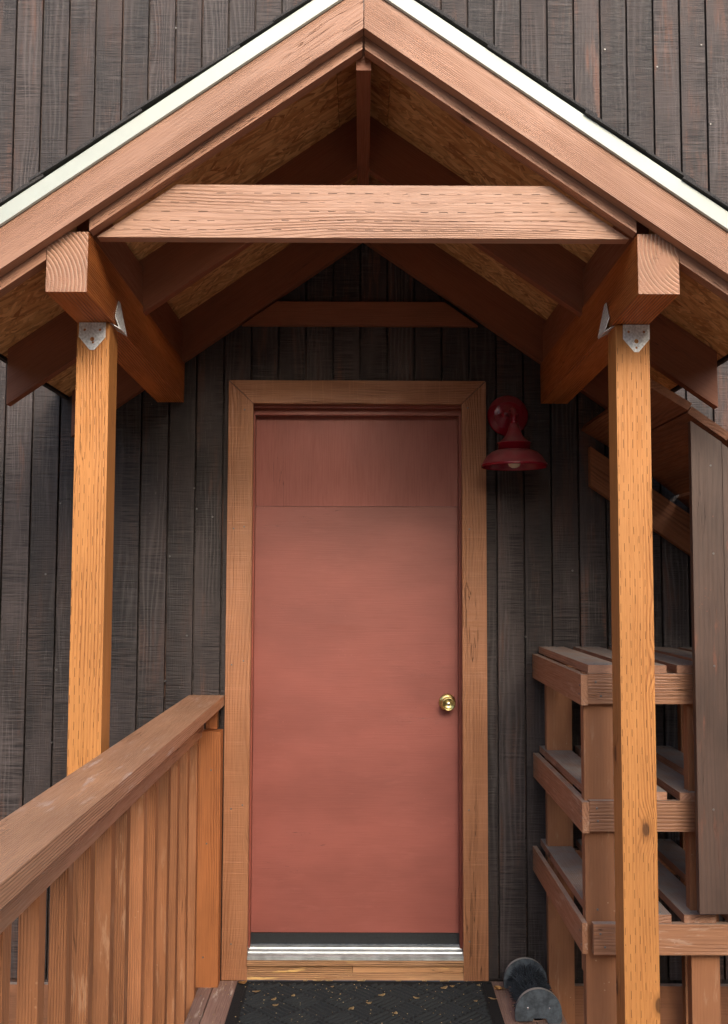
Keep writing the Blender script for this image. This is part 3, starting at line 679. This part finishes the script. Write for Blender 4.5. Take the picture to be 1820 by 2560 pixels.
for k in range(1700):
    a = random.uniform(-0.25, math.pi+0.25); y = random.uniform(-0.36, -0.13)
    r1 = 0.067+random.uniform(-0.018, 0.008); lean = random.uniform(-0.010, 0.010); da = random.uniform(-0.12, 0.12)
    p = Vector((bx_+0.016*math.cos(a), y, cz+0.012*math.sin(a))); q = Vector((bx_+r1*math.cos(a+da), y+lean, cz+r1*math.sin(a+da)))
    u = Vector((0, 1, 0)); v = (q-p).cross(u).normalized()
    tri = [u*0.0013, (u*-0.5+v*0.87)*0.0013, (u*-0.5-v*0.87)*0.0013]
    A = [bm.verts.new(p+t_) for t_ in tri]; B = [bm.verts.new(q+t_) for t_ in tri]
    bm.faces.new(B)
    for i in range(3): bm.faces.new((A[i], A[(i+1) % 3], B[(i+1) % 3], B[i]))
br = link('bristles', finish(bm, 'bristles'), M['bristle'], bb); br['kind'] = 'stuff'
tube('brush_core', [(bx_, -0.362, cz), (bx_, -0.126, cz)], 0.034, 'rubber', bb, 20)

# ------------------------------------------------------------------ screw heads
scr_me = None
def screw(par, p, n, r=0.0036):
    global scr_me
    if scr_me is None:
        bm = bmesh.new(); bmesh.ops.create_cone(bm, cap_ends=True, segments=8, radius1=0.0036, radius2=0.0026, depth=0.0016); scr_me = finish(bm, 'screw')
    n = Vector(n); link('screw', scr_me, M['nail'], par, basis(Vector(p)+n*0.0006, n.orthogonal(), n))
for o in list(bpy.data.objects):
    if o.type != 'MESH' or o.parent is None: continue
    nm = o.name.split('.')[0]; m = WM[o.name]; par = o.parent
    bb_ = [Vector(c) for c in o.bound_box]; lo = Vector((min(v.x for v in bb_), min(v.y for v in bb_), min(v.z for v in bb_))); hi = Vector((max(v.x for v in bb_), max(v.y for v in bb_), max(v.z for v in bb_)))
    L, W = hi.x-lo.x, hi.y-lo.y
    if nm in ('upright_board', 'end_post', 'side_trim', 'slat', 'front_rail', 'side_rail', 'front_leg', 'deck_plank'):
        fr_ = {'side_trim': (0.06, 0.28, 0.52, 0.75, 0.95), 'upright_board': (0.2, 0.5, 0.72, 0.9), 'end_post': (0.12, 0.55, 0.84), 'front_leg': (0.12, 0.6, 0.95)}.get(nm, (0.03, 0.97))
        for f in fr_:
            for q in ((0.3, 0.7) if nm in ('slat', 'front_rail', 'side_rail', 'side_trim') else (random.uniform(0.35, 0.65),)):
                if nm == 'side_trim' and random.random() < 0.4: continue
                screw(o, m @ Vector((lo.x+L*f+random.uniform(-0.01, 0.01)*(L > 0.3), lo.y+W*q+random.uniform(-0.006, 0.006), hi.z)), m.to_3x3() @ Vector((0, 0, 1)))

# ------------------------------------------------------------------ dry leaf scraps
def leaf(name, x, y, z, l, wd, ang, mat, label, group=None, curl=0.35):
    l *= 0.95; wd *= 1.3; curl *= 0.6; bm = bmesh.new(); n = 6; rows = []
    for i in range(n+1):
        t_ = i/n; hw = wd/2*math.sin(math.pi*min(1, max(0.06, t_*0.94+0.04)))**0.7*random.uniform(0.75, 1.15); xx = (t_-0.5)*l
        zz = curl*wd*(2*t_-1)**2*random.uniform(0.6, 1.2)
        rows.append([bm.verts.new((xx, hw, zz+curl*wd*0.4)), bm.verts.new((xx+random.uniform(-1, 1)*l*0.04, 0, zz)), bm.verts.new((xx, -hw, zz+curl*wd*random.uniform(0.1, 0.6)))])
    for a, b in zip(rows, rows[1:]):
        bm.faces.new((a[0], a[1], b[1], b[0])); bm.faces.new((a[1], a[2], b[2], b[1]))
    bmesh.ops.solidify(bm, geom=bm.faces[:], thickness=0.0008)
    zmin = min(v.co.z for v in bm.verts)
    for v in bm.verts: v.co.z -= zmin
    o = link(name, finish(bm, name), M[mat], None, Matrix.Translation((x, y, z)) @ Matrix.Rotation(ang, 4, 'Z'))
    return tag(o, label, 'leaf', group)
ZM = FL+0.0127
leaf('dry_leaf', -0.425, -0.085, ZM, 0.035, 0.020, 0.4, 'leaf_orange', 'curled pale dry leaf on the mat corner by the left trim')
leaf('dry_leaf', 0.498, -0.10, FL, 0.042, 0.026, 2.0, 'leaf_orange', 'orange and yellow dry leaf on the deck between mat and boot brush')
leaf('dry_leaf', 0.518, -0.094, FL, 0.022, 0.014, 0.3, 'leaf_dry', 'small pale dry leaf touching the orange leaf beside the boot brush')
leaf('dry_leaf', 0.535, -0.258, FL, 0.034, 0.010, 2.2, 'leaf_dry', 'narrow pale leaf scrap on the deck along the brush base')
for x, y, l, wd, a in ((-0.368, -0.16, 0.030, 0.010, 0.1), (-0.30, -0.225, 0.024, 0.010, 0.9), (-0.29, -0.275, 0.022, 0.012, 0.4), (-0.235, -0.195, 0.018, 0.010, 1.1), (-0.03, -0.30, 0.026, 0.014, 0.8),
                       (0.03, -0.255, 0.022, 0.012, 0.2), (0.075, -0.19, 0.030, 0.013, 0.5), (0.195, -0.21, 0.026, 0.009, -0.5), (0.30, -0.125, 0.032, 0.014, 0.6), (0.33, -0.11, 0.020, 0.011, 0.0),
                       (0.462, -0.215, 0.034, 0.009, -0.4), (0.425, -0.10, 0.016, 0.010, 0.9), (0.40, -0.235, 0.015, 0.009, 0.2), (-0.10, -0.115, 0.014, 0.008, 0.3), (0.12, -0.335, 0.02, 0.01, 1.4)):
    leaf('leaf_scrap', x, y, ZM, l, wd, a, 'leaf_dry', 'small tan dry leaf scrap lying on the black ribbed mat', 'leaf scraps on the mat')
for x, l, a in ((-0.155, 0.042, 0.1), (-0.115, 0.03, -0.3), (0.005, 0.034, 0.3), (0.31, 0.04, 0.1), (-0.20, 0.02, 0.6), (0.14, 0.026, 0.0), (0.235, 0.022, 0.4)):
    leaf('leaf_scrap', x, -0.036, FL+0.001, l, 0.014, a, 'leaf_dry', 'pale dry leaf scrap in the gap between mat and threshold', 'leaf scraps along the threshold')
bm = bmesh.new()
for k in range(420):
    x = random.uniform(-0.57, 0.54); y = random.uniform(-0.65, -0.03); r = random.uniform(0.001, 0.0028)
    z = ZM if MX0+0.03 < x < MX1-0.03 and y < MY1 else FL+0.0005
    if MX0+0.03 < x < MX1-0.03 and y < MY1 and random.random() < 0.4: z = FL+0.0062
    vsn = [bm.verts.new((x+r*random.uniform(0.6, 1.5)*math.cos(a), y+r*random.uniform(0.6, 1.5)*math.sin(a), z+0.0002)) for a in (0.3, 1.9, 3.4, 5.0)]
    vt = bm.verts.new((x, y, z+r*0.7)); bm.faces.new(vsn[::-1])
    for i in range(4): bm.faces.new((vsn[i], vsn[(i+1) % 4], vt))
cr = link('leaf_crumbs', finish(bm, 'leaf_crumbs'), M['leaf_dry']); cr['kind'] = 'stuff'; cr['label'] = 'tiny tan leaf crumbs scattered over the mat and deck'; cr['category'] = 'leaf crumbs'

# ------------------------------------------------------------------ the wood behind the viewer: it hides the low sky
rg = random.Random(11)
verts = []; faces = []; bverts = []; bfaces = []
def blade(c, a_, b_):
    u = Vector((rg.uniform(-1, 1), rg.uniform(-1, 1), rg.uniform(-0.6, 0.6))).normalized(); v = u.orthogonal().normalized()
    v = (v*math.cos(rg.uniform(0, 6.28)) + u.cross(v)*math.sin(rg.uniform(0, 6.28))).normalized(); i0 = len(verts)
    verts.extend([tuple(c-u*a_), tuple(c-v*b_), tuple(c+u*a_), tuple(c+v*b_)]); faces.append((i0, i0+1, i0+2, i0+3))
for k in range(46):
    az = R(-104+208*(k+rg.uniform(-0.3, 0.3))/45); rad = rg.uniform(15.5, 23); ht = rg.uniform(9, 15)*WOOD_H; cr = rg.uniform(1.7, 2.6)
    b = Vector((math.sin(az)*rad, -2-math.cos(az)*rad, -0.45)); i0 = len(bverts)
    for i in range(6):
        bverts.append((b.x+0.22*math.cos(i*1.047), b.y+0.22*math.sin(i*1.047), -0.45)); bverts.append((b.x+0.05*math.cos(i*1.047), b.y+0.05*math.sin(i*1.047), ht))
    for i in range(6): bfaces.append((i0+2*i, i0+2*((i+1) % 6), i0+2*((i+1) % 6)+1, i0+2*i+1))
    for j in range(900):
        h = rg.random()**0.8; rr = cr*(1-0.75*h)*math.sqrt(rg.random()); an = rg.uniform(0, 6.28)
        c = b+Vector((rr*math.cos(an), rr*math.sin(an), 0.6+h*ht))
        blade(c, rg.uniform(0.25, 0.5), rg.uniform(0.14, 0.26))
nb = len(bverts); me = bpy.data.meshes.new('wood'); me.from_pydata(bverts+verts, [], bfaces+[tuple(i+nb for i in f) for f in faces])
me.materials.append(M['bark']); me.materials.append(M['foliage'])
for i, p in enumerate(me.polygons): p.material_index = 0 if i < len(bfaces) else 1
wo = link('surrounding_wood', me, None); wo['kind'] = 'stuff'; wo['label'] = 'dense green wood surrounding the yard opposite the porch'; wo['category'] = 'wood'
